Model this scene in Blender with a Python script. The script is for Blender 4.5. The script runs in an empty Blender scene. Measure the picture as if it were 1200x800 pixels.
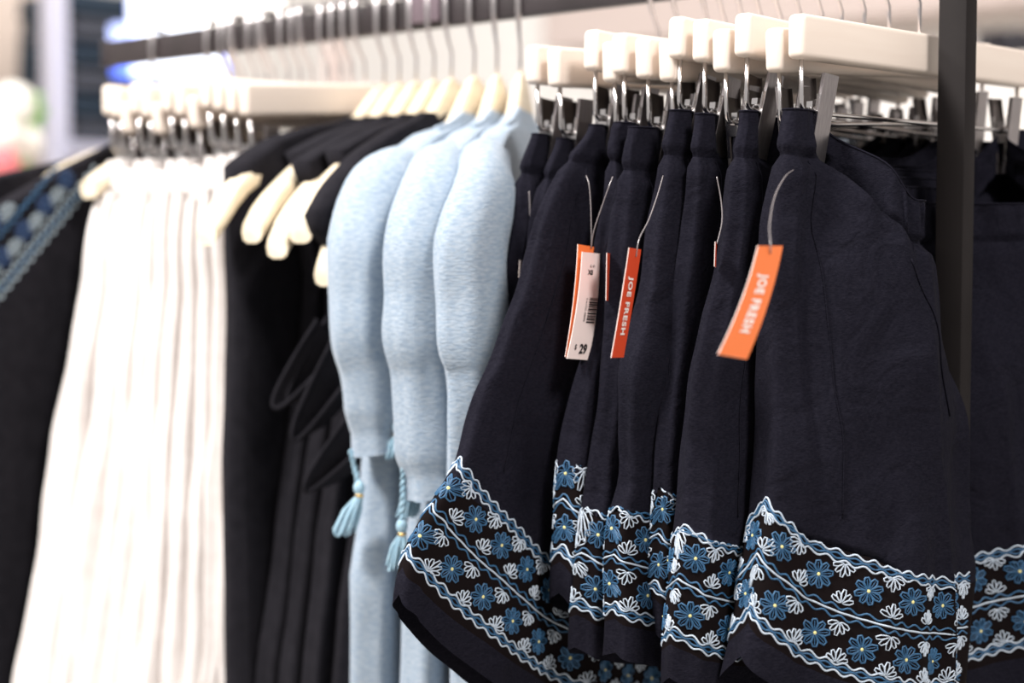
import bpy, bmesh, math, random
import numpy as np
from math import sin, cos, pi, sqrt, exp, atan2, hypot, tan, radians
from mathutils import Vector, Matrix, noise

random.seed(7)
SC = bpy.context.scene
COL = SC.collection

# ------------------------------------------------------------------ camera
# World: X runs along the hangers (away from the aisle), Y along the rail, Z up.
_n = hypot(.724, .69)
HX, RY = .724/_n, .69/_n
PITCH = -atan2(125, 2000.0)
CAMP = Vector((-1.0469, -.6121, 1.30))
FW = Vector((HX*cos(PITCH), RY*cos(PITCH), sin(PITCH)))
RT = Vector((RY, -HX, 0))
UP = RT.cross(FW)
cd = bpy.data.cameras.new('camera')
cd.lens = 60; cd.sensor_width = 36; cd.clip_start = .05; cd.clip_end = 60
cd.dof.use_dof = True; cd.dof.focus_distance = 1.085; cd.dof.aperture_fstop = 3.3
cam = bpy.data.objects.new('camera', cd)
COL.objects.link(cam)
cam.matrix_world = Matrix(((RT.x, UP.x, -FW.x, CAMP.x), (RT.y, UP.y, -FW.y, CAMP.y), (RT.z, UP.z, -FW.z, CAMP.z), (0, 0, 0, 1)))
SC.camera = cam

# ------------------------------------------------------------------ world, lamps, exposure
SC.view_settings.view_transform = 'Standard'
SC.view_settings.look = 'None'
SC.view_settings.gamma = 1
SC.view_settings.use_curve_mapping = False
SC.view_settings.exposure = 0.0
wd = bpy.data.worlds.new('shop_air'); SC.world = wd; wd.use_nodes = True
bg = wd.node_tree.nodes['Background']
bg.inputs[0].default_value = (1.0, .95, .92, 1); bg.inputs[1].default_value = .52

def area(name, loc, target, size, power, color=(1, .955, .925)):
    l = bpy.data.lights.new(name, 'AREA'); l.shape = 'SQUARE'; l.size = size; l.energy = power; l.color = color
    o = bpy.data.objects.new(name, l); COL.objects.link(o); o.location = loc
    d = Vector(target) - Vector(loc)
    o.rotation_euler = d.to_track_quat('-Z', 'Y').to_euler()
    return o
area('ceiling_spot', (-1.5, .75, 2.9), (-.1, .4, 1.25), .40, 90)
area('ceiling_spot', (-.75, -1.45, 2.9), (-.1, .05, 1.25), .45, 50)
area('ceiling_spot', (-1.0, 1.9, 2.9), (-.15, .75, 1.2), .45, 38)
area('ceiling_wash', (1.2, 1.6, 3.0), (3.9, 3.0, 1.2), 1.2, 45)  # this lamp and the next are added, unseen, to brighten the shop walls
area('ceiling_wash', (1.2, 3.4, 3.0), (2.4, 4.9, 1.3), 1.2, 40)

# ------------------------------------------------------------------ helpers
def ray(px, py): return FW + RT*((px-600)/2000.0) - UP*((py-400)/2000.0)
def atY(px, py, Y):
    d = ray(px, py); return CAMP + d*((Y-CAMP.y)/d.y)
def atX(px, py, X):
    d = ray(px, py); return CAMP + d*((X-CAMP.x)/d.x)

def lerp(a, b, t): return a+(b-a)*t
def interp(pts, x):
    if x <= pts[0][0]: return pts[0][1]
    for (x0, y0), (x1, y1) in zip(pts, pts[1:]):
        if x <= x1:
            return lerp(y0, y1, (x-x0)/(x1-x0))
    return pts[-1][1]
def smooth(pts, x):            # piecewise curve with softened corners
    return (interp(pts, x-.03)+2*interp(pts, x)+interp(pts, x+.03))/4
def sstep(a, b, x):
    t = min(1, max(0, (x-a)/(b-a))); return t*t*(3-2*t)

def empty(name, label=None, cat=None, loc=(0, 0, 0), group=None):
    o = bpy.data.objects.new(name, None); COL.objects.link(o); o.location = loc
    o.empty_display_size = .02
    if label: o['label'] = label
    if cat: o['category'] = cat
    if group: o['group'] = group
    return o
def tag(o, label, cat, group=None, kind=None):
    o['label'] = label; o['category'] = cat
    if group: o['group'] = group
    if kind: o['kind'] = kind
    return o
def structure(o): o['kind'] = 'structure'; return o

def new_obj(name, mesh, parent=None, origin=None):
    o = bpy.data.objects.new(name, mesh); COL.objects.link(o)
    if parent is not None:
        o.parent = parent
        o.matrix_parent_inverse = Matrix.Identity(4)
    return o
def mesh_obj(name, verts, faces, mats, parent=None, fm=None, smooth_=True, uv=None, base=None):
    """verts in world space; base = world position of the parent chain"""
    me = bpy.data.meshes.new(name)
    if base is not None:
        verts = [(v[0]-base[0], v[1]-base[1], v[2]-base[2]) for v in verts]
    me.from_pydata([tuple(v) for v in verts], [], faces)
    if not isinstance(mats, (list, tuple)): mats = [mats]
    for m in mats: me.materials.append(m)
    if fm is not None: me.polygons.foreach_set('material_index', fm)
    if smooth_: me.polygons.foreach_set('use_smooth', [True]*len(me.polygons))
    if uv is not None:
        lay = me.uv_layers.new(name='cloth')
        li = np.empty(len(me.loops), dtype=np.int32); me.loops.foreach_get('vertex_index', li)
        lay.data.foreach_set('uv', np.asarray(uv, dtype=np.float32)[li].ravel())
    me.update()
    return new_obj(name, me, parent)

class MB:                      # mesh builder: boxes, tubes, prisms collected into one mesh
    def __init__(s): s.v = []; s.f = []; s.m = []; s.mi = 0
    def add(s, verts, faces):
        k = len(s.v); s.v += [tuple(v) for v in verts]; s.f += [tuple(k+i for i in f) for f in faces]; s.m += [s.mi]*len(faces)
    def box(s, c, d, M=None, bev=0):
        bm = bmesh.new(); bmesh.ops.create_cube(bm, size=1)
        bmesh.ops.scale(bm, vec=d, verts=bm.verts)
        if bev: bmesh.ops.bevel(bm, geom=bm.edges[:], offset=bev, segments=2, affect='EDGES', profile=.5)
        if M: bmesh.ops.transform(bm, matrix=M, verts=bm.verts)
        bmesh.ops.translate(bm, vec=c, verts=bm.verts)
        bm.verts.index_update()
        s.add([v.co[:] for v in bm.verts], [[v.index for v in f.verts] for f in bm.faces]); bm.free()
    def tube(s, pts, r, n=8, cap=True, closed=False):
        pts = [Vector(p) for p in pts]; N = len(pts)
        rs = r if isinstance(r, (list, tuple)) else [r]*N
        ref = None; vs = []; fs = []
        for i, p in enumerate(pts):
            a = pts[(i-1) % N] if (closed or i > 0) else pts[i]; b = pts[(i+1) % N] if (closed or i < N-1) else pts[i]
            t = (b-a).normalized()
            if ref is None:
                ref = t.orthogonal().normalized()
            ref = (ref - t*ref.dot(t)).normalized(); q = t.cross(ref)
            for k in range(n):
                an = 2*pi*k/n; vs.append(p+(ref*cos(an)+q*sin(an))*rs[i])
        for i in range(N if closed else N-1):
            j = (i+1) % N
            for k in range(n):
                k2 = (k+1) % n; fs.append((i*n+k, i*n+k2, j*n+k2, j*n+k))
        if cap and not closed:
            fs.append(tuple(range(n-1, -1, -1))); fs.append(tuple((N-1)*n+k for k in range(n)))
        s.add(vs, fs)
    def lathe(s, prof, c, n=12, axis=None):
        vs = []; fs = []
        for (r, z) in prof:
            for k in range(n):
                a = 2*pi*k/n; vs.append((c[0]+r*cos(a), c[1]+r*sin(a), c[2]+z))
        for i in range(len(prof)-1):
            for k in range(n):
                k2 = (k+1) % n; fs.append((i*n+k, i*n+k2, (i+1)*n+k2, (i+1)*n+k))
        s.add(vs, fs)
    def build(s, name, mats, parent=None, base=None, smooth_=False):
        o = mesh_obj(name, s.v, s.f, mats, parent, fm=s.m, smooth_=smooth_, base=base)
        return o
def shade_auto(o, ang=40):
    me = o.data
    me.polygons.foreach_set('use_smooth', [True]*len(me.polygons))
    bm = bmesh.new(); bm.from_mesh(me)
    for e in bm.edges:
        if len(e.link_faces) == 2 and e.calc_face_angle(0) > radians(ang): e.smooth = False
    bm.to_mesh(me); bm.free(); return o

# ------------------------------------------------------------------ materials
def mat(name, color, rough=.6, metal=0, sheen=0, spec=.5, emis=None, estr=0, trans=0):
    m = bpy.data.materials.new(name); m.use_nodes = True
    b = m.node_tree.nodes['Principled BSDF']
    b.inputs['Base Color'].default_value = (*color, 1); b.inputs['Roughness'].default_value = rough
    b.inputs['Metallic'].default_value = metal; b.inputs['Specular IOR Level'].default_value = spec
    b.inputs['Sheen Weight'].default_value = sheen
    b.inputs['Transmission Weight'].default_value = trans
    if emis: b.inputs['Emission Color'].default_value = (*emis, 1); b.inputs['Emission Strength'].default_value = estr
    return m
def nodes(m): return m.node_tree.nodes, m.node_tree.links, m.node_tree.nodes['Principled BSDF']
def varied(m, c1, c2, scale=(1, 1, 1), nscale=8, detail=4, lo=.35, hi=.65, bump=0, bscale=None, coord='Object', bdist=.001):
    N, L, b = nodes(m)
    tc = N.new('ShaderNodeTexCoord'); mp = N.new('ShaderNodeMapping'); mp.inputs['Scale'].default_value = scale
    L.new(tc.outputs[coord], mp.inputs[0])
    nz = N.new('ShaderNodeTexNoise'); nz.inputs['Scale'].default_value = nscale; nz.inputs['Detail'].default_value = detail
    L.new(mp.outputs[0], nz.inputs[0])
    cr = N.new('ShaderNodeValToRGB'); cr.color_ramp.elements[0].position = lo; cr.color_ramp.elements[1].position = hi
    cr.color_ramp.elements[0].color = (*c1, 1); cr.color_ramp.elements[1].color = (*c2, 1)
    L.new(nz.outputs[0], cr.inputs[0]); L.new(cr.outputs[0], b.inputs['Base Color'])
    if bump:
        n2 = N.new('ShaderNodeTexNoise'); n2.inputs['Scale'].default_value = bscale or nscale; n2.inputs['Detail'].default_value = 3
        L.new(mp.outputs[0], n2.inputs[0])
        bp = N.new('ShaderNodeBump'); bp.inputs['Strength'].default_value = bump; bp.inputs['Distance'].default_value = bdist
        L.new(n2.outputs[0], bp.inputs['Height']); L.new(bp.outputs[0], b.inputs['Normal'])
    return m
M = {}
M['navy'] = varied(mat('navy_linen', (.02, .02, .035), .95, sheen=.0, spec=.06), (.0057, .0056, .0100), (.0118, .0112, .0176), scale=(1, 1, 2.4), nscale=420, detail=5, lo=.3, hi=.7, bump=.55, bscale=620, bdist=.0006)
def crumple(m, scale, strength, dist):
    N, L, b = nodes(m); old = b.inputs['Normal'].links[0].from_node if b.inputs['Normal'].links else None
    tc = N.new('ShaderNodeTexCoord'); nz = N.new('ShaderNodeTexNoise'); nz.inputs['Scale'].default_value = scale; nz.inputs['Detail'].default_value = 3; nz.inputs['Distortion'].default_value = .8
    L.new(tc.outputs['Object'], nz.inputs[0]); bp = N.new('ShaderNodeBump'); bp.inputs['Strength'].default_value = strength; bp.inputs['Distance'].default_value = dist
    L.new(nz.outputs[0], bp.inputs['Height']); L.new(bp.outputs[0], b.inputs['Normal'])
    if old: L.new(bp.outputs[0], old.inputs['Normal']); L.new(old.outputs[0], b.inputs['Normal'])
crumple(M['navy'], 30, .8, .006)
M['ground'] = mat('band_cloth', (.0068, .0047, .0050), .95, spec=.05)
M['twhite'] = varied(mat('pale_thread', (.6, .68, .78), .6), (.36, .44, .54), (.55, .61, .68), nscale=900)
M['tblue'] = varied(mat('blue_thread', (.05, .14, .3), .55), (.011, .060, .140), (.030, .118, .235), nscale=900)
M['grey'] = mat('grey_thread', (.27, .33, .37), .6)
M['dblue'] = mat('deep_blue_thread', (.012, .045, .13), .6)
M['tyellow'] = mat('yellow_thread', (.75, .68, .28), .6)
M['wood'] = varied(mat('bleached_wood', (.8, .7, .6), .42, spec=.35), (.725, .625, .545), (.75, .655, .575), scale=(1.2, 14, 14), nscale=9, bump=.015)
M['woodw'] = varied(mat('warm_wood', (.8, .7, .55), .45, spec=.35), (.70, .60, .445), (.76, .66, .50), scale=(1.2, 14, 14), nscale=9, bump=.04)
M['chrome'] = mat('chrome_wire', (.72, .70, .70), .16, 1)
M['hook'] = mat('satin_hook_wire', (.60, .57, .58), .28, 1)
M['steel'] = varied(mat('brushed_plate', (.5, .47, .46), .38, 1), (.33, .305, .31), (.40, .37, .375), scale=(1, 1, .02), nscale=900, bump=.05)
M['dplate'] = mat('dark_plate', (.11, .095, .09), .35, .85)
M['rail'] = varied(mat('dark_rail_paint', (.06, .05, .05), .42), (.024, .019, .020), (.033, .026, .028), nscale=30)
M['post'] = varied(mat('dark_post_paint', (.04, .036, .036), .7, spec=.12), (.0125, .0105, .0105), (.016, .0135, .0135), nscale=14, bump=.05, bscale=300)
M['bracket'] = mat('grey_bracket', (.17, .13, .15), .4, .3)
M['orange'] = mat('orange_card', (.80, .185, .045), .5)
M['red'] = mat('red_orange_card', (.62, .062, .018), .5)  # the orange card again, with shade put into its colour
M['white'] = mat('white_card', (.80, .69, .66), .55)
M['edge'] = mat('card_edge', (.82, .70, .66), .6)
M['ink'] = mat('black_ink', (.015, .012, .014), .6)
M['print'] = mat('white_print', (.86, .80, .76), .5)
M['loop'] = mat('clear_plastic_loop', (.20, .18, .185), .2, spec=.8)
M['sky'] = varied(mat('pale_blue_knit', (.4, .56, .72), .95, sheen=.15, spec=.1), (.235, .310, .400), (.365, .425, .490), scale=(1, 1, 3.0), nscale=190, detail=7, lo=.30, hi=.70, bump=.5, bscale=230, bdist=.0012)
M['skyt'] = varied(mat('blue_tassel_yarn', (.3, .52, .66), .9, sheen=.1), (.21, .37, .48), (.36, .52, .61), nscale=500)
M['gold'] = mat('gold_ring', (.75, .52, .2), .3, 1)
M['cream'] = varied(mat('white_cotton', (.88, .8, .75), .95, sheen=.1, spec=.1), (.70, .655, .63), (.76, .72, .70), nscale=60, bump=.25, bscale=500)
M['black'] = varied(mat('black_navy_jersey', (.012, .012, .018), .95, sheen=.0, spec=.05), (.0125, .0120, .0150), (.0165, .0157, .0195), nscale=90, bump=.25, bscale=600)
M['wall'] = mat('white_wall', (.88, .86, .83), .8)
M['beige'] = mat('beige_panel', (.50, .42, .365), .8)
M['pink'] = mat('soffit_paint', (.58, .49, .455), .8)
M['charcoal'] = mat('charcoal_denim', (.050, .054, .066), .9)
M['floor'] = varied(mat('floor_tile', (.6, .57, .53), .4), (.52, .49, .45), (.6, .57, .53), nscale=3)
M['denim'] = varied(mat('dark_denim', (.01, .014, .02), .9), (.008, .018, .030), (.016, .032, .050), nscale=60)
M['trim'] = mat('grey_white_upright', (.50, .50, .58), .5)
M['leaf'] = mat('green_leaf', (.18, .42, .08), .5)
M['petal'] = mat('white_petal', (.95, .92, .85), .7)
M['pinkp'] = mat('pink_petal', (.85, .22, .24), .7)
M['pot'] = mat('white_pot', (.85, .80, .72), .4)
M['screen'] = mat('screen_white', (.8, .85, 1), .5, emis=(.80, .88, 1), estr=2.2)
M['bluelit'] = mat('screen_blue', (.1, .2, .9), .5, emis=(.10, .18, 1), estr=1.6)
M['lavlit'] = mat('screen_lavender', (.4, .5, 1), .5, emis=(.50, .58, 1), estr=1.5)
M['lamp'] = mat('lamp_dome', (.9, .88, .84), .5, emis=(1, .95, .88), estr=1.2)
M['leather'] = mat('black_leather', (.012, .011, .018), .5)

# ------------------------------------------------------------------ large structure
def slab(name, lo, hi, m, label=None):
    b = MB(); b.box([(a+c)/2 for a, c in zip(lo, hi)], [c-a for a, c in zip(lo, hi)])
    return structure(b.build(name, m))
slab('floor', (-4, -3, -.05), (4.3, 6, 0), M['floor'])
slab('wall_right', (3.9, -3, 0), (4.0, 6, 3.2), M['wall'])
slab('wall_back', (-4, 5.6, 0), (3.9, 5.7, 3.2), M['wall'])
# soffit running along the right wall; its lower edge runs up to the right in the picture
p = atX(1000, 21, 3.6)
s0 = atX(637, 60, 3.6)
slab('trim_1', (3.6, -1.5, p.z), (3.9, s0.y, 3.2), M['pink'])
# beige partition far along the rail
pa = atY(58, 100, 3.6)
slab('wall_left', (pa.x-2.0, 3.6, 0), (pa.x, 3.66, 3.2), M['beige'])

# ------------------------------------------------------------------ the rack
rack = empty('clothes_rack', 'dark metal clothes rail with its square black upright carrying all the hangers', 'rack', (0, -.03, 0))
rb = (0, -.03, 0)
def rbox(name, lo, hi, m, bev=.0012):
    b = MB(); b.box([(a+c)/2 for a, c in zip(lo, hi)], [c-a for a, c in zip(lo, hi)], bev=bev)
    return shade_auto(b.build(name, m, rack, base=rb), 30)
RZ0, RZ1 = 1.481, 1.508
rbox('rail', (-.0068, -.018, RZ0), (.0068, .985, RZ1), M['rail'])
rbox('upright', (-.0075, -.0395, .02), (.0075, -.0185, 1.56), M['post'])
rbox('end_cap', (-.0078, .985, RZ0-.001), (.0078, .992, RZ1+.001), M['rail'])
rbox('drop_post', (-.0065, .474, RZ1+.014), (.0065, .492, 3.2), M['rail'])
rbox('foot_bar', (-.25, -.0395, 0), (.25, -.0185, .02), M['post'])
rbox('rail_bracket', (-.0105, .463, RZ0+.004), (.0105, .503, RZ1+.016), M['bracket'])

# ------------------------------------------------------------------ hangers
HB = 1.4234                                  # middle of the bar
def hook_pts(z0):
    """hook wire in the x-z plane, ending at the hanger top z0"""
    return [(.0105, 0, 1.492), (.0108, 0, 1.507), (.008, 0, 1.5125), (0, 0, 1.5142), (-.008, 0, 1.5125), (-.0108, 0, 1.507), (-.0108, 0, 1.486),
            (-.0100, 0, 1.477), (-.005, 0, 1.466), (0, 0, 1.458), (0, 0, 1.452), (0, 0, z0-.006)]
def bar_mesh():
    bm = bmesh.new(); bmesh.ops.create_cube(bm, size=1)
    bmesh.ops.scale(bm, vec=(.30, .0135, .028), verts=bm.verts)
    bmesh.ops.bevel(bm, geom=[e for e in bm.edges], offset=.0040, segments=4, affect='EDGES', profile=.5)
    me = bpy.data.meshes.new('bar'); bm.to_mesh(me); bm.free(); me.materials.append(M['wood'])
    me.polygons.foreach_set('use_smooth', [True]*len(me.polygons))
    return me
BAR = bar_mesh()
WZ = -.0465                                  # height of the clip wire under the bar centre
def hook_mesh(dz=0):
    b = MB(); b.tube([(x, y, z-HB) for x, y, z in hook_pts(HB+.014)], [.0025]*7+[.0021]+[.0014]*4, 8)
    o = b.v, b.f
    me = bpy.data.meshes.new('hook'); me.from_pydata(o[0], [], o[1]); me.materials.append(M['hook'])
    me.polygons.foreach_set('use_smooth', [True]*len(me.polygons)); return me
HOOK = hook_mesh()
def wire_mesh():
    b = MB(); e = .1425; r = .006
    pts = [(-e, 0, -.010), (-e, 0, WZ+r)]
    for k in range(1, 5): a = pi/2*k/4; pts.append((-e+r-r*cos(a), 0, WZ+r-r*sin(a)))
    pts2 = [(-x, y, z) for x, y, z in reversed(pts)]
    b.tube(pts+pts2, .0015, 8)
    me = bpy.data.meshes.new('wire'); me.from_pydata(b.v, [], b.f); me.materials.append(M['chrome'])
    me.polygons.foreach_set('use_smooth', [True]*len(me.polygons)); return me
WIRE = wire_mesh()
def plate_mesh(front=True):
    """one jaw of the clip: flat steel strip with flanged edges, leaning; origin at the pivot on the wire"""
    b = MB(); s = -1 if front else 1
    w = .0080
    prof = [(-.032, .0034), (-.018, .0050), (-.004, .0066), (.010, .0083), (.0235, .0100)]   # (z, y)
    vs = []; fs = []
    for z, y in prof:
        for x, dy in ((-w, -.0022), (-w, 0), (w, 0), (w, -.0022)):
            vs.append((x, s*(y+dy), z))
    for i in range(len(prof)-1):
        for k in range(3): fs.append((i*4+k, i*4+k+1, i*4+4+k+1, i*4+4+k))
    b.add(vs, fs)
    # inner skin gives the sheet its thickness
    vs2 = [(x*.94, y-s*.0009, z) for x, y, z in vs]; b.mi = 1
    b.add(vs2, [tuple(reversed(f)) for f in fs])
    me = bpy.data.meshes.new('jaw_plate'); me.from_pydata(b.v, [], b.f); me.materials.append(M['steel']); me.materials.append(M['dplate'])
    me.polygons.foreach_set('material_index', b.m)
    me.update(); return me
PLF, PLB = plate_mesh(True), plate_mesh(False)
def cheek_mesh():
    """the A-shaped side cheeks and the coiled spring on the wire"""
    b = MB()
    for sx in (-1, 1):
        x = sx*.0078
        for sy in (-1, 1):
            b.add([(x-.0004, sy*.0080, .010), (x-.0004, sy*.0052, .010), (x-.0004, sy*.0020, -.024), (x-.0004, sy*.0040, -.024),
                   (x+.0004, sy*.0080, .010), (x+.0004, sy*.0052, .010), (x+.0004, sy*.0020, -.024), (x+.0004, sy*.0040, -.024)],
                  [(0, 1, 2, 3), (7, 6, 5, 4), (0, 4, 5, 1), (1, 5, 6, 2), (2, 6, 7, 3), (3, 7, 4, 0)])
        b.box((x, 0, -.006), (.0008, .010, .007))
        b.box((x, 0, .004), (.0008, .0045, .004))
    pts = []
    for k in range(49):
        a = 2*pi*k/8; pts.append((-.006+.012*k/48, .0028*cos(a), .0028*sin(a)))
    b.tube(pts, .0007, 5)
    me = bpy.data.meshes.new('spring_and_cheeks'); me.from_pydata(b.v, [], b.f); me.materials.append(M['chrome'])
    return me
CHEEK = cheek_mesh()

def link(name, me, parent, loc=(0, 0, 0), rot=None):
    o = bpy.data.objects.new(name, me); COL.objects.link(o); o.parent = parent; o.location = loc
    if rot: o.rotation_euler = rot
    return o
def clip_hanger(s, yaw, tilt, label, group, wood=None, lean=0):
    """tilt: drop of the aisle end in metres"""
    r = empty('clip_hanger', label, 'hanger', (0, s, HB), group)
    r.rotation_euler = (0, -math.asin(tilt/.15), yaw)
    b = link('bar', BAR, r)
    link('hook', HOOK, r)
    link('clip_wire', WIRE, r)
    for k, x in enumerate((-.1255, .1255)):
        c = link('clip', CHEEK, r, (x, 0, WZ+.0004), (0, lean*(1 if k == 0 else -.3), 0))
        link('jaw_plate', PLF, c); link('jaw_plate', PLB, c)
    return r

ORD = ['first', 'second', 'third', 'fourth', 'fifth', 'sixth', 'seventh', 'eighth', 'ninth', 'tenth', 'eleventh', 'twelfth', 'thirteenth']
#       hook y, yaw (deg), drop of aisle end
HANG = [(0, .2, 0), (.0232, 2.5, .0074), (.0442, 1.3, -.0043), (.0616, 1.3, .0045), (.0793, 1.8, -.0035), (.098, 1.2, -.0069), (.113, 3.9, .008),
        (.130, 2.7, .0047), (.147, 1.3, .0002), (.163, 4.1, .0053), (.180, 4.2, -.0042), (.205, .6, .0055), (.228, 1.3, .0021)]
for i, (s, yw, t) in enumerate(HANG):
    clip_hanger(s, radians(yw), t, ('pale wooden clip hanger holding navy shorts, %s along the rail from the black post' % ORD[i]) if i else
                'pale wooden clip hanger closest to the black post, holding the wide navy shorts', 'wooden clip hangers of the navy shorts', lean=random.uniform(.05, .2))

# ------------------------------------------------------------------ shorts
class Grid:                    # closed or open sheet of points with a metric (a along the hem, b up from the hem)
    def __init__(s, P, closed, a0):
        s.P = P; s.closed = closed                         # P[row][col] -> np array (rows, cols, 3)
        R, Cn = P.shape[:2]
        hem = P[-1]
        nx = np.roll(hem, -1, 0) if closed else hem[1:]
        seg = np.linalg.norm(nx-(hem if closed else hem[:-1]), axis=1)
        s.A = np.concatenate([[0], np.cumsum(seg)])
        s.tot = s.A[-1]
        up = np.linalg.norm(P[1:]-P[:-1], axis=2)[::-1]
        s.B = np.concatenate([np.zeros((1, Cn)), np.cumsum(up, 0)])[::-1]   # distance up from hem, per row/col
    def pos(s, a, b):
        Cn = s.P.shape[1]; R = s.P.shape[0]
        if s.closed: a = a % s.tot
        else: a = min(max(a, 0), s.tot-1e-6)
        i = int(np.searchsorted(s.A, a, side='right')-1); i = min(max(i, 0), len(s.A)-2)
        t = (a-s.A[i])/max(1e-9, s.A[i+1]-s.A[i]); i2 = (i+1) % Cn if s.closed else min(i+1, Cn-1)
        bc = s.B[:, i % Cn]*(1-t)+s.B[:, i2]*t              # decreasing with row
        j = int(np.searchsorted(-bc, -b, side='right')-1); j = min(max(j, 0), R-2)
        q = (bc[j]-b)/max(1e-9, bc[j]-bc[j+1]); q = min(max(q, 0), 1)
        A0 = s.P[j, i % Cn]*(1-t)+s.P[j, i2]*t; A1 = s.P[j+1, i % Cn]*(1-t)+s.P[j+1, i2]*t
        return A0*(1-q)+A1*q
    def frame(s, a, b):
        e = .0025
        p = s.pos(a, b); da = s.pos(a+e, b)-s.pos(a-e, b); db = s.pos(a, b+e)-s.pos(a, b-e)
        n = np.cross(da, db); n /= max(1e-9, np.linalg.norm(n))
        return p, n

def ribbon(mb, grid, pts, w, hgt, flip=1, lift=.0004, closed=False):
    """raised stitched line on the cloth through (a, b) points"""
    P = []; Nn = []
    for a, b in pts:
        p, n = grid.frame(a, b); P.append(p); Nn.append(n*flip)
    k = len(P); vs = []; fs = []
    for i in range(k):
        t = P[(i+1) % k]-P[i-1] if closed else P[min(i+1, k-1)]-P[max(i-1, 0)]
        t = t/max(1e-9, np.linalg.norm(t)); q = np.cross(Nn[i], t)
        vs += [P[i]+q*w+Nn[i]*lift*.3, P[i]+Nn[i]*(lift+hgt), P[i]-q*w+Nn[i]*lift*.3]
    for i in range(k if closed else k-1):
        j = (i+1) % k
        fs += [(i*3, i*3+1, j*3+1, j*3), (i*3+1, i*3+2, j*3+2, j*3+1)]
    mb.add(vs, fs)

def squared(grid, ca, cb):
    """(x, y) offsets in true cloth millimetres -> (a, b) when the weave grid is skewed"""
    e = .003
    da = grid.pos(ca+e, cb)-grid.pos(ca-e, cb); db = grid.pos(ca, cb+e)-grid.pos(ca, cb-e)
    la = np.linalg.norm(da); u = da/la; n = np.cross(da, db); n /= np.linalg.norm(n); w = np.cross(n, u)
    ka = la/(2*e); c = db.dot(u)/(2*e); s_ = max(.35, db.dot(w)/(2*e))
    if abs(c) > 1.1*s_ or ka > 1.6: return lambda pts: pts
    return lambda pts: [(ca+((a-ca)-(b-cb)*c/s_)/ka, cb+(b-cb)/s_) for a, b in pts]
def petal(ca, cb, ang, r0, r1, wd, n=7):
    out = []
    for k in range(n):
        t = 2*pi*k/n
        x = (r0+r1)/2-(r1-r0)/2*cos(t); y = wd*sin(t)*(.45+.55*(x-r0)/(r1-r0))
        out.append((ca+x*cos(ang)-y*sin(ang), cb+x*sin(ang)+y*cos(ang)))
    return out

def embroider(grid, parent, base, a0, a1, flip=1, b0=.026, phase=0.0, rev=False, pitch=.034, fine=True):
    """waves, flowers and fans between hem distances b0 and b0 + 75 mm, for arc positions a0..a1"""
    H = .075
    def lines(bc, offs, col, name):
        mb = MB()
        for (ob, amp, ph) in offs:
            n = max(4, int((a1-a0)/.0016)); ribbon(mb, grid, [(a0+(a1-a0)*k/n, b0+bc+ob+amp*sin(2*pi*(a0+(a1-a0)*k/n)/.0125+ph)) for k in range(n+1)], .00062, .0006, flip)
        mb.build(name, col, parent, base=base, smooth_=True)
    lines(H-.004, [(.0028, .0013, 0), (-.0028, .0013, pi)], M['twhite'], 'wavy_line')
    lines(H-.004, [(.0008, .0009, 0), (-.0008, .0009, pi)], M['tblue'], 'wavy_line')
    lines(.004, [(.0028, .0013, 0), (-.0028, .0013, pi)], M['twhite'], 'wavy_line')
    lines(.004, [(.0008, .0009, 0), (-.0008, .0009, pi)], M['tblue'], 'wavy_line')
    lines(H/2, [(0, .0001, 0)], M['twhite'], 'middle_line')
    lines(H/2, [(.0030, .0012, 0), (-.0030, .0012, pi)], M['tblue'], 'wavy_line')
    k0 = int(math.ceil((a0-phase+.004)/pitch-.5)); k = k0
    rows = (H/2+.0180, H/2-.0180)
    while phase+k*pitch < a1:
        c = phase+k*pitch
        for rb_ in rows:
            if a0+.003 < c < a1-.003:
                mb = MB(); sq = squared(grid, c, b0+rb_)
                for q in range(8):
                    an = pi/8+(q % 8)*pi/4; L = (.0100, .0088, .0088, .0100)[q % 4]
                    ribbon(mb, grid, sq(petal(c, b0+rb_, an, .0010, L, .0027)), .00064, .0006, flip, closed=True)
                    if fine: ribbon(mb, grid, sq([(c+cos(an)*.002, b0+rb_+sin(an)*.002), (c+cos(an)*L*.55, b0+rb_+sin(an)*L*.55), (c+cos(an)*L*.84, b0+rb_+sin(an)*L*.84)]), .00035, .0004, flip)
                mb.mi = 1
                p, n = grid.frame(c, b0+rb_); n = n*flip
                t = Vector(n).orthogonal().normalized(); t2 = Vector(n).cross(t)
                ring = [Vector(p)+(t*cos(2*pi*i/8)+t2*sin(2*pi*i/8))*.0013+Vector(n)*.0006 for i in range(8)]
                mb.add(ring+[Vector(p)+Vector(n)*.0018], [(i, (i+1) % 8, 8) for i in range(8)])
                mb.build('embroidered_flower', [M['tblue'], M['tyellow']], parent, base=base, smooth_=True)
            cf = c+pitch/2
            if a0+.006 < cf < a1-.006:
                for sgn in (1, -1):
                    mb = MB(); bb = b0+rb_-sgn*.0125; sq = squared(grid, cf, bb)
                    for q in range(5):
                        an = sgn*(pi/2+(q-2)*.58); L = (.0078, .0080, .0090, .0080, .0078)[q]
                        ribbon(mb, grid, sq(petal(cf, bb, an, .0008, L*1.02, .0018, 7)), .00045, .0006, flip, closed=True)
                    mb.build('embroidered_fan', M['twhite'], parent, base=base, smooth_=True)
        k += 1

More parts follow.
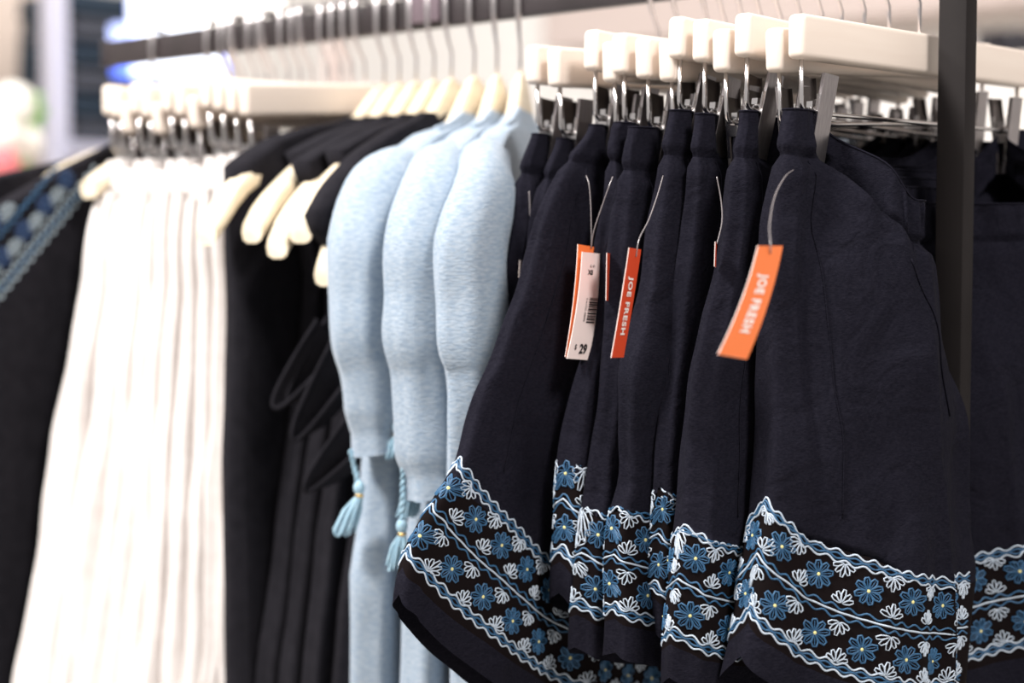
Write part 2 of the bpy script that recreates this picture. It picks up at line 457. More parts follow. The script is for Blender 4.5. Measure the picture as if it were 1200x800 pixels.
WB = .027                                            # waistband height
BAND0, BAND1 = .024, .1035
def make_shorts(label, s, XL, zw, L0, D, kd, Yc, T, B=None, sag=.03, XR=.155, emb=(-.03, .10), right_emb=None, seed=0, flare_r=.05, wr=1.0, phase=0, foldamp=.0035, seamy=True, fine=True, lobe=.5, yaw=0, lobev=None, sagw=None, nf=64, rlift=0, inset=1, gath=1.0, cinch=.003):
    rnd = random.Random(seed)
    root = empty('shorts', label, 'shorts', (0, s, zw), 'navy embroidered shorts on clip hangers')
    base = (0, s, zw)
    ph = [rnd.uniform(0, 6.28) for _ in range(10)]
    Bf = B or (lambda v: .004+.006*v)
    xr = lambda v: XR+flare_r*v
    syaw = sin(radians(yaw))
    def bulge(t, v, front):
        if lobev:                                       # two separate lobes with a flat crotch between them
            t0, t1 = lobev(v)
            u = t if t < .5 else 1-t
            q = min(1, max(0, (u-t0)/max(.01, t1-t0)))
            q = q**1.15
            return (max(0, sin(pi*q))**lerp(.85, .7, sstep(.09, .3, v)))*Bf(v)*(1 if front else .25)
        q = t/lobe if t < lobe else (1-t)/(1-lobe)
        q = min(1, max(0, q))
        return (sin(pi*q)**.65)*Bf(v)*(1 if front else .35)
    def pinch(x, v):
        return exp(-((abs(x)-.1255)/.0140)**4)*(1-sstep(.065, .125, v))
    def point(kind, t, v):
        """kind 0 left end (t 0..1 = back..front), 1 front (t across), 2 right end, 3 back"""
        Th = T(v)*lerp(.50, 1, sstep(.045, .125, v)); xl = smooth(XL, v)+inset*(.40*Th+.008*v); xrr = xr(v); yc = Yc(v)
        # left end slightly squashed so it reads as a folded edge
        if kind == 0:
            an = (t-.5)*pi; x = xl+Th*(1-cos(an)); y = yc-Th*sin(an); e = abs(an)*Th; tt = 0; fr = an > 0
            cre = .0016*sin(an*5+ph[9])*min(1, v*4)
            x -= cre
        elif kind == 2:
            an = (t-.5)*pi; x = xrr-Th*(1-cos(an)); y = yc+Th*sin(an); e = abs(an)*Th; tt = 1; fr = an < 0
        else:
            tt = t if kind == 1 else 1-t
            x = lerp(xl+Th, xrr-Th, tt); fr = kind == 1
            e = pi/2*Th+min(x-(xl+Th), (xrr-Th)-x)
            # folds running down the cloth
            fold = 1.5*foldamp*sstep(.08, .6, v)*(sin(x*62+ph[0]+v*1.6)*.6+(1-abs(sin(x*52+ph[1]-v*2.0)))**2*.9+sin(x*150+ph[5]+v*3)*.2)
            fold += .0016*exp(-((v-.11)/.10)**2)*sin(x*330+ph[2])
            if v < .125:
                xs = x+bulge(tt, v, True)*(1 if tt < .5 else -1) if fr and lobev else x
                ga = .0013*(sin(xs*560+ph[3])+.6*sin(xs*930+ph[4]))*gath*(1-sstep(.085, .125, v))*sstep(0, .02, v)*sstep(.03, .10, min(tt, 1-tt))
                fold += ga
                if lobev and fr: x -= ga*.8*sin(pi*min(1, v/.085))
            fold *= min(1, 6*tt*(1-tt)+.0)
            if fr: y = yc-Th-bulge(tt, v, True)-fold
            else: y = yc+Th+bulge(tt, v, False)+fold
            pn = pinch(x, v)
            if pn > .001:
                yh = s+x*syaw; y = lerp(y, yh-.0022 if fr else yh+.0022, pn)
            cinq = cinch*(1-pn)
        cin = exp(-((v-.083)/.010)**2)                   # drawn-in elastic seam
        if kind == 0: x += min(cinch, .0035)*cin*cos(an); y += min(cinch, .0035)*cin*sin(an)
        elif kind in (1, 3):
            qd = min(1, max(0, e-pi/2*Th)/.012)
            cq = lerp(min(cinch, .0035), cinq, qd)*cin
            y += cq if fr else -cq
        if sagw: sgf = sstep(sagw[0], sagw[1], min(tt, 1-tt))
        else: sgf = sstep(.06, .34, min(tt, 1-tt))
        if not fr: sgf *= .8
        z = zw-sag*sgf*(1-v)-v*(L0+D*(1-exp(-max(0, e)/kd)))+rlift*v*sstep(.5, .95, tt)
        w = noise.noise_vector(Vector((x*13+seed*3.1, y*13, z*13)))*(.0052*wr*min(1, v*5))
        w += noise.noise_vector(Vector((x*38+seed*1.7, y*38, z*26)))*(.0016*wr*min(1, v*5))
        return np.array((x+w.x*.7, y+w.y, z))
    ne = 9
    def loopset(t0, t1):
        L = [(0, .5+.5*k/ne) for k in range(ne)]            # leftmost -> front
        L += [(1, lerp(t0, t1, k/nf)) for k in range(nf+1)]
        return L
    # ---- waistband and hip, full loops
    full = [(0, .5+.5*k/ne) for k in range(ne)]+[(1, k/nf) for k in range(nf)]+[(2, k/ne) for k in range(ne)]+[(3, k/nf) for k in range(nf)]+[(0, .5*k/ne) for k in range(ne)]
    VC = .70
    vrows = lambda a, b, n: [lerp(a, b, k/n) for k in range(n+1)]
    def sheet(name, rows, m):
        P = np.array([[point(k, t, v) for k, t in full] for v in rows]); n = len(full); R = len(rows)
        fs = [(j*n+i, j*n+(i+1) % n, (j+1)*n+(i+1) % n, (j+1)*n+i) for j in range(R-1) for i in range(n)]
        return mesh_obj(name, P.reshape(-1, 3), fs, m, root, base=base), P
    sheet('waistband', vrows(0, .085, 12), M['navy'])
    mb = MB(); mb.tube([point(k, t, 0.0)-np.array((0, 0, .0003)) for k, t in full], .0007, 5, closed=True)
    mb.build('waist_edge', M['navy'], root, base=base, smooth_=True)
    sheet('hip_panel', vrows(.083, VC+.012, 30), M['navy'])
    # ---- legs: from the crotch to the hem, hem rows follow the band
    tm = lobe
    def leg(side):
        cols = []
        nl = 50
        for k in range(ne): cols.append((0, .5+.5*k/ne, None))
        for k in range(nl+1): cols.append((1, k/nl, 'f'))
        for k in range(1, 8): cols.append((9, k/8, None))
        for k in range(nl+1): cols.append((3, 1-k/nl, 'b'))
        for k in range(1, ne): cols.append((0, .5*k/ne, None))
        Lr = [.0]
        blist = [BAND1+.0005, BAND1, .085, .066, .046, BAND0, .012, .003, 0]
        ups = [VC-.004, .715, .725, .74]
        P = []
        for j in range(len(ups)+len(blist)):
            row = []
            for (k, t, fb) in cols:
                def vv(Lc):
                    return ups[j] if j < len(ups) else 1-blist[j-len(ups)]/Lc
                def lp(kind, tt, L):
                    return point(kind, tt, vv(L))
                Lc = L0*1.06+D*.6
                v = vv(Lc); g = .012+.10*max(0, v-VC)
                tin = tm-g
                if side > 0: tin = tm+g
                def F(tl): return lerp(0, tin, tl) if side < 0 else lerp(1, tin, tl)
                if k == 0:
                    pt = point(0, t, v) if side < 0 else point(2, 1-t, v)
                elif k == 1: pt = point(1, F(t), v)
                elif k == 3: pt = point(3, 1-F(t), v)
                else:
                    pf = point(1, F(1), v); pb = point(3, 1-F(1), v); mid = (pf+pb)/2; an = pi*t
                    rr = (pb-pf)/2; pt = mid-rr*cos(an)+np.array((-side*.010*sin(an), 0, 0))
                row.append(pt)
            P.append(row)
        P = np.array(P)
        R, n = P.shape[:2]
        fs = []; fm = []
        for j in range(R-1):
            for i in range(n):
                f = (j*n+i, j*n+(i+1) % n, (j+1)*n+(i+1) % n, (j+1)*n+i)
                fs.append(f if side < 0 else tuple(reversed(f)))
                fm.append(1 if len(ups)+1 <= j < len(ups)+5 else 0)
        o = mesh_obj('leg', P.reshape(-1, 3), fs, [M['navy'], M['ground']], root, base=base, fm=fm)
        return o, Grid(P, True, 0)
    lo, lg = leg(-1)
    embroider(lg, lo, base, emb[0], emb[1], 1, BAND0+.002, phase, fine=fine)
    # hem stitch line
    ro, rg = leg(1)
    if right_emb: embroider(rg, ro, base, right_emb[0], right_emb[1], -1, BAND0+.002, .01)
    if seamy:
        mb = MB()
        def srf(t, v): return point(1, t, v)+np.array((0, -.0006, 0))
        mb.tube([srf(.030+.006*v, .09+.6*v) for v in [k/24 for k in range(25)]], .00045, 5)
        mb.tube([srf(.17+.13*q, .15+.26*q**1.6) for q in [k/20 for k in range(21)]], .0006, 5)
        mb.build('side_seam', M['navy'], root, base=base, smooth_=True)
    return root, point, lg

def XLp(pts, zw, L): return [((zw-z)/L, x) for x, z in pts]
ZW = 1.376
SH = {}
def reg(key, *a, **k): SH[key] = make_shorts(*a, **k)
reg('A', 'navy linen shorts with wide embroidered hem, closest pair to the black post', 0, XLp([(-.160, 1.376), (-.166, 1.368), (-.172, 1.345), (-.182, 1.292), (-.185, 1.235), (-.187, 1.182), (-.192, 1.151), (-.193, 1.138), (-.207, 1.10), (-.223, 1.04)], ZW+.002, .34),
    ZW+.002, .335, .070, .07, lambda v: -.001, lambda v: .011+.013*v, B=lambda v: .046+.004*sstep(.05, .22, v)-.005*v, sag=.056, emb=(-.045, .215), right_emb=(-.03, .31), seed=1, flare_r=.06, phase=.021, lobe=.5, wr=1.3, lobev=lambda v: (lerp(.05, 0, sstep(.1, .35, v)), lerp(.37, .48, sstep(.09, .45, v))), sagw=(.075, .215), nf=190, rlift=.035, gath=1.2, cinch=.0065, foldamp=.006)
reg('H2', 'navy shorts squeezed between the first and third pairs from the post', .0232, [(0, -.132), (1, -.165)], ZW-.006, .335, .05, .07, lambda v: .019+.001*v, lambda v: .006+.003*v, seed=2, yaw=HANG[1][1], emb=(-.02, .05), fine=False, foldamp=.001, seamy=False, wr=.5)
reg('B', 'navy shorts just behind the orange tag, third pair along from the post', .0442, XLp([(-.155, 1.368), (-.168, 1.346), (-.176, 1.308), (-.178, 1.292), (-.184, 1.271), (-.194, 1.255), (-.206, 1.213), (-.211, 1.181), (-.217, 1.15), (-.227, 1.104), (-.233, 1.03)], ZW+.003, .355),
    ZW+.003, .355, .03, .05, lambda v: .037+.002*v, lambda v: .0085+.009*v, seed=3, yaw=HANG[2][1], emb=(-.04, .11), phase=.012, sag=.03)
reg('H4', 'navy shorts tucked in behind the third pair from the post, edge hidden', .0616, [(0, -.132), (1, -.170)], ZW-.004, .34, .04, .06, lambda v: .058+.003*v, lambda v: .006+.003*v, seed=4, yaw=HANG[3][1], emb=(-.02, .05), fine=False, foldamp=.001, seamy=False, wr=.5)
reg('C', 'navy shorts sunk in shadow between two fuller pairs, fifth from the post', .0793, XLp([(-.155, 1.376), (-.164, 1.347), (-.165, 1.292), (-.171, 1.264), (-.182, 1.221), (-.194, 1.177), (-.202, 1.123), (-.208, 1.049)], ZW+.003, .345),
    ZW+.003, .335, .03, .05, lambda v: .0725+.004*v, lambda v: .008+.005*v, seed=5, yaw=HANG[4][1], emb=(-.035, .09), phase=.004)
reg('D', 'navy shorts behind the narrow red tag, with gaping side pocket', .098, XLp([(-.158, 1.378), (-.168, 1.358), (-.168, 1.347), (-.173, 1.314), (-.178, 1.292), (-.188, 1.259), (-.200, 1.231), (-.209, 1.215), (-.210, 1.139), (-.222, 1.112), (-.227, 1.047), (-.229, 1.028)], ZW+.006, .355),
    ZW+.006, .352, .02, .05, lambda v: .091+.004*v, lambda v: .008+.008*v, seed=6, yaw=HANG[5][1], emb=(-.035, .09), phase=-.004)
reg('H7', 'navy shorts pressed flat behind the pair with the gaping pocket', .113, [(0, -.140), (1, -.180)], ZW-.010, .335, .04, .06, lambda v: .104+.006*v, lambda v: .006+.003*v, seed=7, yaw=HANG[6][1], emb=(-.02, .05), fine=False, foldamp=.001, seamy=False, wr=.5)
reg('E1', 'navy shorts hanging beside the red tag, eighth pair from the post', .130, XLp([(-.160, 1.376), (-.167, 1.371), (-.181, 1.314), (-.187, 1.286), (-.193, 1.23), (-.204, 1.174), (-.210, 1.136), (-.217, 1.097), (-.220, 1.053), (-.222, 1.028)], ZW-.004, .35),
    ZW-.004, .345, .025, .05, lambda v: .1205+.006*v, lambda v: .009+.007*v, seed=8, yaw=HANG[7][1], emb=(-.035, .09), phase=.013)
reg('E2', 'navy shorts that overlap the white price tag, ninth pair from the post', .147, XLp([(-.158, 1.376), (-.164, 1.372), (-.172, 1.326), (-.181, 1.286), (-.185, 1.257), (-.191, 1.218), (-.201, 1.201), (-.208, 1.162), (-.214, 1.134), (-.218, 1.095), (-.222, 1.067)], ZW, .33),
    ZW, .315, .04, .05, lambda v: .138+.007*v, lambda v: .008+.006*v, seed=9, yaw=HANG[8][1], emb=(-.035, .09), phase=.002)
reg('H10', 'navy shorts flattened against the flared pair with the white tag', .163, [(0, -.140), (1, -.180)], ZW-.008, .335, .04, .06, lambda v: .151+.010*v, lambda v: .005+.003*v, seed=10, yaw=HANG[9][1], emb=(-.02, .05), fine=False, foldamp=.001, seamy=False, wr=.5)
reg('F', 'navy shorts with one leg flared out wide over the pale blue tops', .180, XLp([(-.150, 1.374), (-.153, 1.369), (-.173, 1.355), (-.189, 1.332), (-.199, 1.311), (-.207, 1.286), (-.216, 1.26), (-.228, 1.232), (-.237, 1.212), (-.249, 1.196), (-.260, 1.171), (-.272, 1.15), (-.280, 1.139), (-.306, 1.10), (-.318, 1.068)], ZW, .306),
    ZW, .306, .180, .155, lambda v: .166+.020*v, lambda v: .007+.003*v, B=lambda v: .003+.008*v, seed=11, yaw=HANG[10][1], emb=(-.012, .29), phase=.008, flare_r=.04, wr=1.2, foldamp=.003, lobe=.62, inset=0)
reg('G1', 'navy shorts behind the flared pair, second from the pale blue tops', .205, XLp([(-.148, 1.37), (-.151, 1.363), (-.165, 1.345), (-.175, 1.321), (-.182, 1.25), (-.19, 1.05)], ZW-.008, .34),
    ZW-.008, .34, .03, .05, lambda v: .199+.004*v, lambda v: .007+.002*v, seed=12, yaw=HANG[11][1], emb=(-.02, .05), fine=False, seamy=False)
reg('G2', 'navy shorts hanging directly against the pale blue tops', .228, XLp([(-.150, 1.376), (-.155, 1.367), (-.166, 1.348), (-.178, 1.303), (-.185, 1.273), (-.188, 1.243), (-.19, 1.05)], ZW-.004, .34),
    ZW-.004, .34, .03, .05, lambda v: .220+.002*v, lambda v: .0085+.002*v, seed=13, yaw=HANG[12][1], emb=(-.02, .05), fine=False, seamy=False)

# ------------------------------------------------------------------ price tags
FONT = None
def text_mesh(body, size, bold=0.0, spacing=1.0):
    cu = bpy.data.curves.new('lettering', 'FONT'); cu.body = body; cu.size = size; cu.align_x = 'CENTER'; cu.align_y = 'CENTER'
    cu.offset = bold; cu.space_character = spacing; cu.fill_mode = 'FRONT'; cu.resolution_u = 3
    o = bpy.data.objects.new('lettering_source', cu); COL.objects.link(o)
    bpy.context.view_layer.update()
    dg = bpy.context.evaluated_depsgraph_get()
    me = bpy.data.meshes.new_from_object(o.evaluated_get(dg))
    bpy.data.objects.remove(o)
    vs = [v.co.copy() for v in me.vertices]; fs = [tuple(p.vertices) for p in me.polygons]
    bpy.data.meshes.remove(me)
    return vs, fs
class Card:                     # a curved hanging card: maps (u across, w down, lift) in metres to world
    def __init__(s, tl, tr, bl, br, bend=0.0):
        s.tl, s.tr, s.bl, s.br = map(Vector, (tl, tr, bl, br)); s.bend = bend
        s.W = (s.tr-s.tl).length; s.H = (s.bl-s.tl).length
        x = (s.tr-s.tl).normalized(); y = (s.bl-s.tl).normalized(); s.n = y.cross(x).normalized()
        if s.n.dot(CAMP-s.tl) < 0: s.n = -s.n
    def at(s, u, w, lift=0):
        fu, fw = u/s.W, w/s.H
        p = s.tl.lerp(s.tr, fu).lerp(s.bl.lerp(s.br, fu), fw)
        side = (s.tr-s.tl).normalized()
        return p+side*(s.bend*4*fw*(1-fw))+s.n*lift
def card(name, c, m, parent, base, th=.0005, hole=True):
    mb = MB(); n = 10
    f = [c.at(u, c.H*k/n, th/2) for k in range(n+1) for u in (0, c.W)]
    b = [c.at(u, c.H*k/n, -th/2) for k in range(n+1) for u in (0, c.W)]
    fs = []
    for k in range(n): fs.append((2*k, 2*k+2, 2*k+3, 2*k+1))
    N = len(f); back = [tuple(N+i for i in reversed(q)) for q in fs]
    mb.add(f+b, fs+back)
    mb.mi = 1; ed = []
    for k in range(n): ed += [(2*k, N+2*k, N+2*k+2, 2*k+2), (2*k+1, 2*k+3, N+2*k+3, N+2*k+1)]
    ed += [(0, 1, N+1, N), (2*n, N+2*n, N+2*n+1, 2*n+1)]
    k0 = len(mb.v); mb.f += ed; mb.m += [1]*len(ed)
    return mb.build(name, [m, M['edge']], parent, base=base)
def letters(c, body, size, u, w, rot, m, parent, base, bold=0, spacing=1.0, name='lettering', sx=1):
    vs, fs = text_mesh(body, size, bold, spacing)
    out = []
    for v in vs:
        x, y = v.x*sx, v.y
        X = x*cos(rot)-y*sin(rot); Y = x*sin(rot)+y*cos(rot)
        out.append(c.at(u+X, w-Y, .00055))
    return mesh_obj(name, out, fs, m, parent, smooth_=False, base=base)
def loop(pts, parent, base, r=.00042):
    mb = MB(); P = [Vector(p) for p in pts]; Q = []
    # Catmull-Rom through the points
    for i in range(len(P)-1):
        a = P[max(i-1, 0)]; b = P[i]; c = P[i+1]; d = P[min(i+2, len(P)-1)]
        for k in range(6):
            t = k/6; Q.append(.5*((2*b)+(c-a)*t+(2*a-5*b+4*c-d)*t*t+(3*b-a-3*c+d)*t**3))
    Q.append(P[-1]); mb.tube(Q, r, 6)
    return mb.build('plastic_loop', M['loop'], parent, base=base, smooth_=True)

def brand_tag(label, corners, m, bend, loops, text=True):
    tl, tr, bl, br = corners
    base = (tl+tr)/2
    r = empty('price_tag', label, 'price tag', base, 'card tags on the navy shorts')
    c = Card(tl, tr, bl, br, bend)
    card('card', c, m, r, base)
    if text: letters(c, 'JOE FRESH', c.W*.45, c.W*.5, c.H*.53, -pi/2, M['print'], r, base, bold=c.W*.017, spacing=1.16, sx=.66)
    for lp in loops: loop(lp, r, base)
    return r, c
Y1 = -.062
brand_tag('orange card tag on a clear loop at the waist of the front shorts', (atY(888, 288, Y1), atY(917, 288, Y1), atY(841, 415, Y1-.004), atY(875, 421, Y1-.004)), M['orange'], .0035,
          [[atY(903, 297, Y1-.001), atY(903, 285, Y1-.002), atY(902, 262, Y1+.006), atY(908, 230, Y1+.02), atY(920, 207, Y1+.032), atY(930, 199, Y1+.044)]])
d2 = RT*.0088+FW*.021
t2 = atY(737, 290, .045); b2 = atY(716, 419, .052)
brand_tag('red-orange card tag turned almost edge on, hanging at the pocket pair', (t2, t2+d2, b2, b2+d2), M['red'], .001,
          [[t2+d2*.6-UP*.005, atY(749, 280, .05), atY(760, 258, .054), atY(770, 230, .06), atY(777, 206, .068)]])
# orange backing tag and white price tag on one loop
Y3 = .138
o3 = (atY(677, 286, Y3+.004), atY(706, 291, Y3+.004), atY(662, 418, Y3+.006), atY(690, 421, Y3+.006))
brand_tag('orange tag half hidden behind the white price tag', o3, M['orange'], .002,
          [[atY(693, 291, Y3+.003), atY(693, 270, Y3+.002), atY(692, 235, Y3+.004), atY(690, 215, Y3+.006), atY(687, 206, Y3+.01)],
           [atY(693, 291, Y3+.003), atY(696, 270, Y3-.002), atY(706, 240, Y3-.008), atY(713, 220, Y3-.012), atY(718, 207, Y3-.012)]], text=False)
w3 = (atY(682, 295, Y3), atY(711, 298, Y3), atY(664, 420, Y3+.001), atY(692, 422, Y3+.001))
rw = empty('price_tag', 'white price tag with barcode and 29 dollar price', 'price tag', (w3[0]+w3[1])/2, 'card tags on the navy shorts'); bw = (w3[0]+w3[1])/2
cw = Card(*w3, .0025)
card('card', cw, M['white'], rw, bw)
letters(cw, '29', .0086, cw.W*.56, cw.H*.905, .03, M['ink'], rw, bw, bold=.0004, sx=.9)
letters(cw, '$', .0048, cw.W*.24, cw.H*.888, .03, M['ink'], rw, bw, bold=.00008, sx=.9)
letters(cw, 'XS', .0042, cw.W*.38, cw.H*.185, .0, M['ink'], rw, bw, bold=.0002)
letters(cw, '6 41', .0030, cw.W*.45, cw.H*.125, .0, M['ink'], rw, bw)
letters(cw, '0 61732 48890', .0026, cw.W*.36, cw.H*.535, -pi/2, M['ink'], rw, bw)
mb = MB(); w = cw.H*.42; rnd = random.Random(3)
while w < cw.H*.66:
    t = rnd.choice((.0004, .0007, .0011))
    q = [cw.at(u, ww, .0006) for u, ww in ((cw.W*.46, w), (cw.W*.80, w), (cw.W*.80, w+t), (cw.W*.46, w+t))]
    mb.add(q, [(0, 1, 2, 3)]); w += t+rnd.choice((.0005, .0008))
mb.build('barcode', M['ink'], rw, base=bw)
# slivers of further tags between the shorts
def sliver(label, px, y0, y1, wpx, Y, m, lp):
    d = RT*(wpx*1.1/2000)+FW*.016
    a = atY(px, y0, Y); b = atY(px-1, y1, Y+.001)
    brand_tag(label, (a, a+d, b, b+d), m, 0, lp, text=False)
sliver('sliver of a red tag between the two pairs with red and white tags', 711, 296, 352, 7, .118, M['red'], [])
sliver('sliver of a red tag below a looped thread, behind the third pair from the post', 838, 283, 312, 5, .028, M['red'],
       [[atY(840, 286, .03), atY(846, 260, .03), atY(845, 235, .032), atY(840, 207, .034)], ])
sliver('beige tag edge peeping between the shorts against the blue tops', 609, 305, 325, 6, .205, M['edge'],
       [[atY(614, 306, .206), atY(620, 280, .206), atY(621, 250, .206), atY(620, 224, .208)]])

# ------------------------------------------------------------------ shoulder hangers
ARM = [(0, 1.437), (.012, 1.433), (.025, 1.420), (.040, 1.405), (.060, 1.394), (.10, 1.383), (.15, 1.364), (.19, 1.340), (.215, 1.312), (.24, 1.275)]
def arm_top(x):
    x = abs(x); return (interp(ARM, max(0, x-.008))+2*interp(ARM, x)+interp(ARM, x+.008))/4
def arm_z(x): return arm_top(x)-.0115
def shoulder_hanger(s, yaw, label, group, drop=0.0, span=.205):
    r = empty('shoulder_hanger', label, 'hanger', (0, s, HB), group); base = (0, s, HB)
    # arms: an arched bar, broader towards the shoulder ends
    vs = []; fs = []; n = 34; K = 10
    for i in range(n+1):
        x = lerp(-span, span, i/n); q = abs(x)/span
        hh = lerp(.0120, .0105, q)+.007*exp(-(x/.022)**2); ww = lerp(.0058, .0125, q**1.4)
        if i in (0, n): hh *= .86; ww *= .86
        zc = arm_top(x)-hh-HB-drop*q*q; yb = -.006*q**2
        for k in range(K):
            a = 2*pi*k/K; cx, cz = cos(a), sin(a)
            vs.append((x, yb+ww*math.copysign(abs(cx)**.7, cx), zc+hh*math.copysign(abs(cz)**.7, cz)))
    for i in range(n):
        for k in range(K): fs.append((i*K+k, i*K+(k+1) % K, (i+1)*K+(k+1) % K, (i+1)*K+k))
    fs += [tuple(range(K-1, -1, -1)), tuple(n*K+k for k in range(K))]
    o = mesh_obj('arms', vs, fs, M['woodw'], r); shade_auto(o, 50)
    link('hook', HOOK, r)
    r.rotation_euler = (0, 0, yaw)
    return r

def top_sheet(name, prof, yc, T, rows, m, parent, base, seed, folds=(.003, 60), XRp=None, bottom=None, nf=44, ne=9, wr=1.0, sway=None):
    """closed garment body: prof(v)->(xl, xr, z), thickness T(v), centre line yc(x, v)"""
    rnd = random.Random(seed); ph = [rnd.uniform(0, 6.28) for _ in range(6)]
    P = []
    cols = [(0, .5+.5*k/ne) for k in range(ne)]+[(1, k/nf) for k in range(nf)]+[(2, k/ne) for k in range(ne)]+[(3, k/nf) for k in range(nf)]+[(0, .5*k/ne) for k in range(ne)]
    for v in rows:
        xl, xr, z = prof(v); th = T(v); row = []
        for k, t in cols:
            an = (t-.5)*pi
            if k == 0: x = xl+th*(1-cos(an)); y = -th*sin(an)
            elif k == 2: x = xr-th*(1-cos(an)); y = th*sin(an)
            else:
                tt = t if k == 1 else 1-t
                x = lerp(xl+th, xr-th, tt); f = folds[0]*v*(sin(x*folds[1]+ph[0]+v*1.5)+.6*sin(x*folds[1]*1.9+ph[1]-v*2))*min(1, 6*tt*(1-tt))
                y = (-th-f) if k == 1 else (th+f)
            if k in (0,): x += .003*v*sin(an*4+ph[2]+v*3)
            Y = yc(x, v)+y
            w = noise.noise_vector(Vector((x*11+seed*5.3, Y*11, z*7)))*(.0045*wr*min(1, v*3))+noise.noise_vector(Vector((x*33+seed, Y*33, z*17)))*(.0016*wr*min(1, v*4))
            row.append((x+w.x, Y+w.y, z+w.z*.5))
        P.append(row)
    P = np.array(P); R, n = P.shape[:2]
    fs = [(j*n+i, j*n+(i+1) % n, (j+1)*n+(i+1) % n, (j+1)*n+i) for j in range(R-1) for i in range(n)]
    return mesh_obj(name, P.reshape(-1, 3), fs, m, parent, base=base), P

def tube_sheet(name, path, rx, ry, m, parent, base, seed, n=28, wr=1.0, sub=5):
    """soft tube along a path (sleeve); path points are world, radii per point"""
    rnd = random.Random(seed); ph = rnd.uniform(0, 6)
    P = [Vector(p) for p in path]; Q = []; RX = []; RYY = []
    for i in range(len(P)-1):
        a = P[max(i-1, 0)]; b = P[i]; c = P[i+1]; d = P[min(i+2, len(P)-1)]
        for k in range(sub):
            t = k/sub; Q.append(.5*((2*b)+(c-a)*t+(2*a-5*b+4*c-d)*t*t+(3*b-a-3*c+d)*t**3)); RX.append(lerp(rx[i], rx[i+1], t)); RYY.append(lerp(ry[i], ry[i+1], t))
    Q.append(P[-1]); RX.append(rx[-1]); RYY.append(ry[-1])
    vs = []; N = len(Q)
    for i, p in enumerate(Q):
        t = (Q[min(i+1, N-1)]-Q[max(i-1, 0)]).normalized()
        yv = Vector((0, 1, 0)); yv = (yv-t*yv.dot(t)).normalized(); xv = t.cross(yv)
        for k in range(n):
            a = 2*pi*k/n; w = i/N
            m_ = 1+.02*sin(3*a+ph+w*2.5)*sstep(.25, .6, w)+.055*sin(7*a-ph+w*2.5)*sstep(.15, .5, w)
            q = p+(xv*cos(a)*RX[i]+yv*sin(a)*RYY[i])*m_
            nz = noise.noise_vector(Vector((q.x*16, q.y*16, q.z*9))+Vector((seed*2.7, 0, 0)))*(.0040*wr)+noise.noise_vector(Vector((q.x*60, q.y*60, q.z*28))+Vector((seed, 0, 0)))*(.0012*wr)
            vs.append(q+nz)
    fs = [(i*n+k, i*n+(k+1) % n, (i+1)*n+(k+1) % n, (i+1)*n+k) for i in range(N-1) for k in range(n)]
    return mesh_obj(name, vs, fs, m, parent, base=base)

def tassel(parent, base, top, knot, tips, spread=.010, cord=True, seed=0, size=1.0):
    rnd = random.Random(seed); top, knot = Vector(top), Vector(knot)
    mb = MB()
    if cord and (top-knot).length > .004:
        for ph in (0, pi):
            L = (top-knot).length; n = max(8, int(L/.0012)); d = (knot-top).normalized(); u = d.orthogonal().normalized(); w = d.cross(u)
            mb.tube([top.lerp(knot, k/n)+(u*cos(k*.75+ph)+w*sin(k*.75+ph))*.0012 for k in range(n+1)], .0013, 5)
        mb.build('tie_cord', M['skyt'], parent, base=base, smooth_=True)
    mb = MB(); s = size
    mb.lathe([(.0005, .005*s), (.003*s, .0042*s), (.0044*s, .001*s), (.0042*s, -.002*s), (.0028*s, -.0045*s), (.0027*s, -.0065*s)], knot, 10)
    kn = mb.build('tassel', M['skyt'], parent, base=base, smooth_=True)
    mb = MB(); mb.lathe([(.0029*s, -.0048*s), (.0034*s, -.0055*s), (.0034*s, -.0068*s), (.0029*s, -.0075*s)], knot, 10)
    mb.mi = 1
    k0 = knot-Vector((0, 0, .0065*s))
    tips = Vector(tips)
    for k in range(46):
        a = rnd.uniform(0, 2*pi); q = sqrt(rnd.random())
        off = RT*(cos(a)*q)+FW*(sin(a)*q)
        e = tips+off*spread+Vector((0, 0, rnd.uniform(-.003, .004)))
        mid = k0.lerp(e, .45)+off*spread*.35+Vector((0, 0, .001))
        mb.tube([k0+off*.0022*s, mid, e], [.0008, .0010, .0007], 4, cap=False)
    mb.m = [0 if i < 30 else 1 for i in range(len(mb.f))]
    mb.build('fringe', [M['gold'], M['skyt']], parent, base=base, smooth_=True)

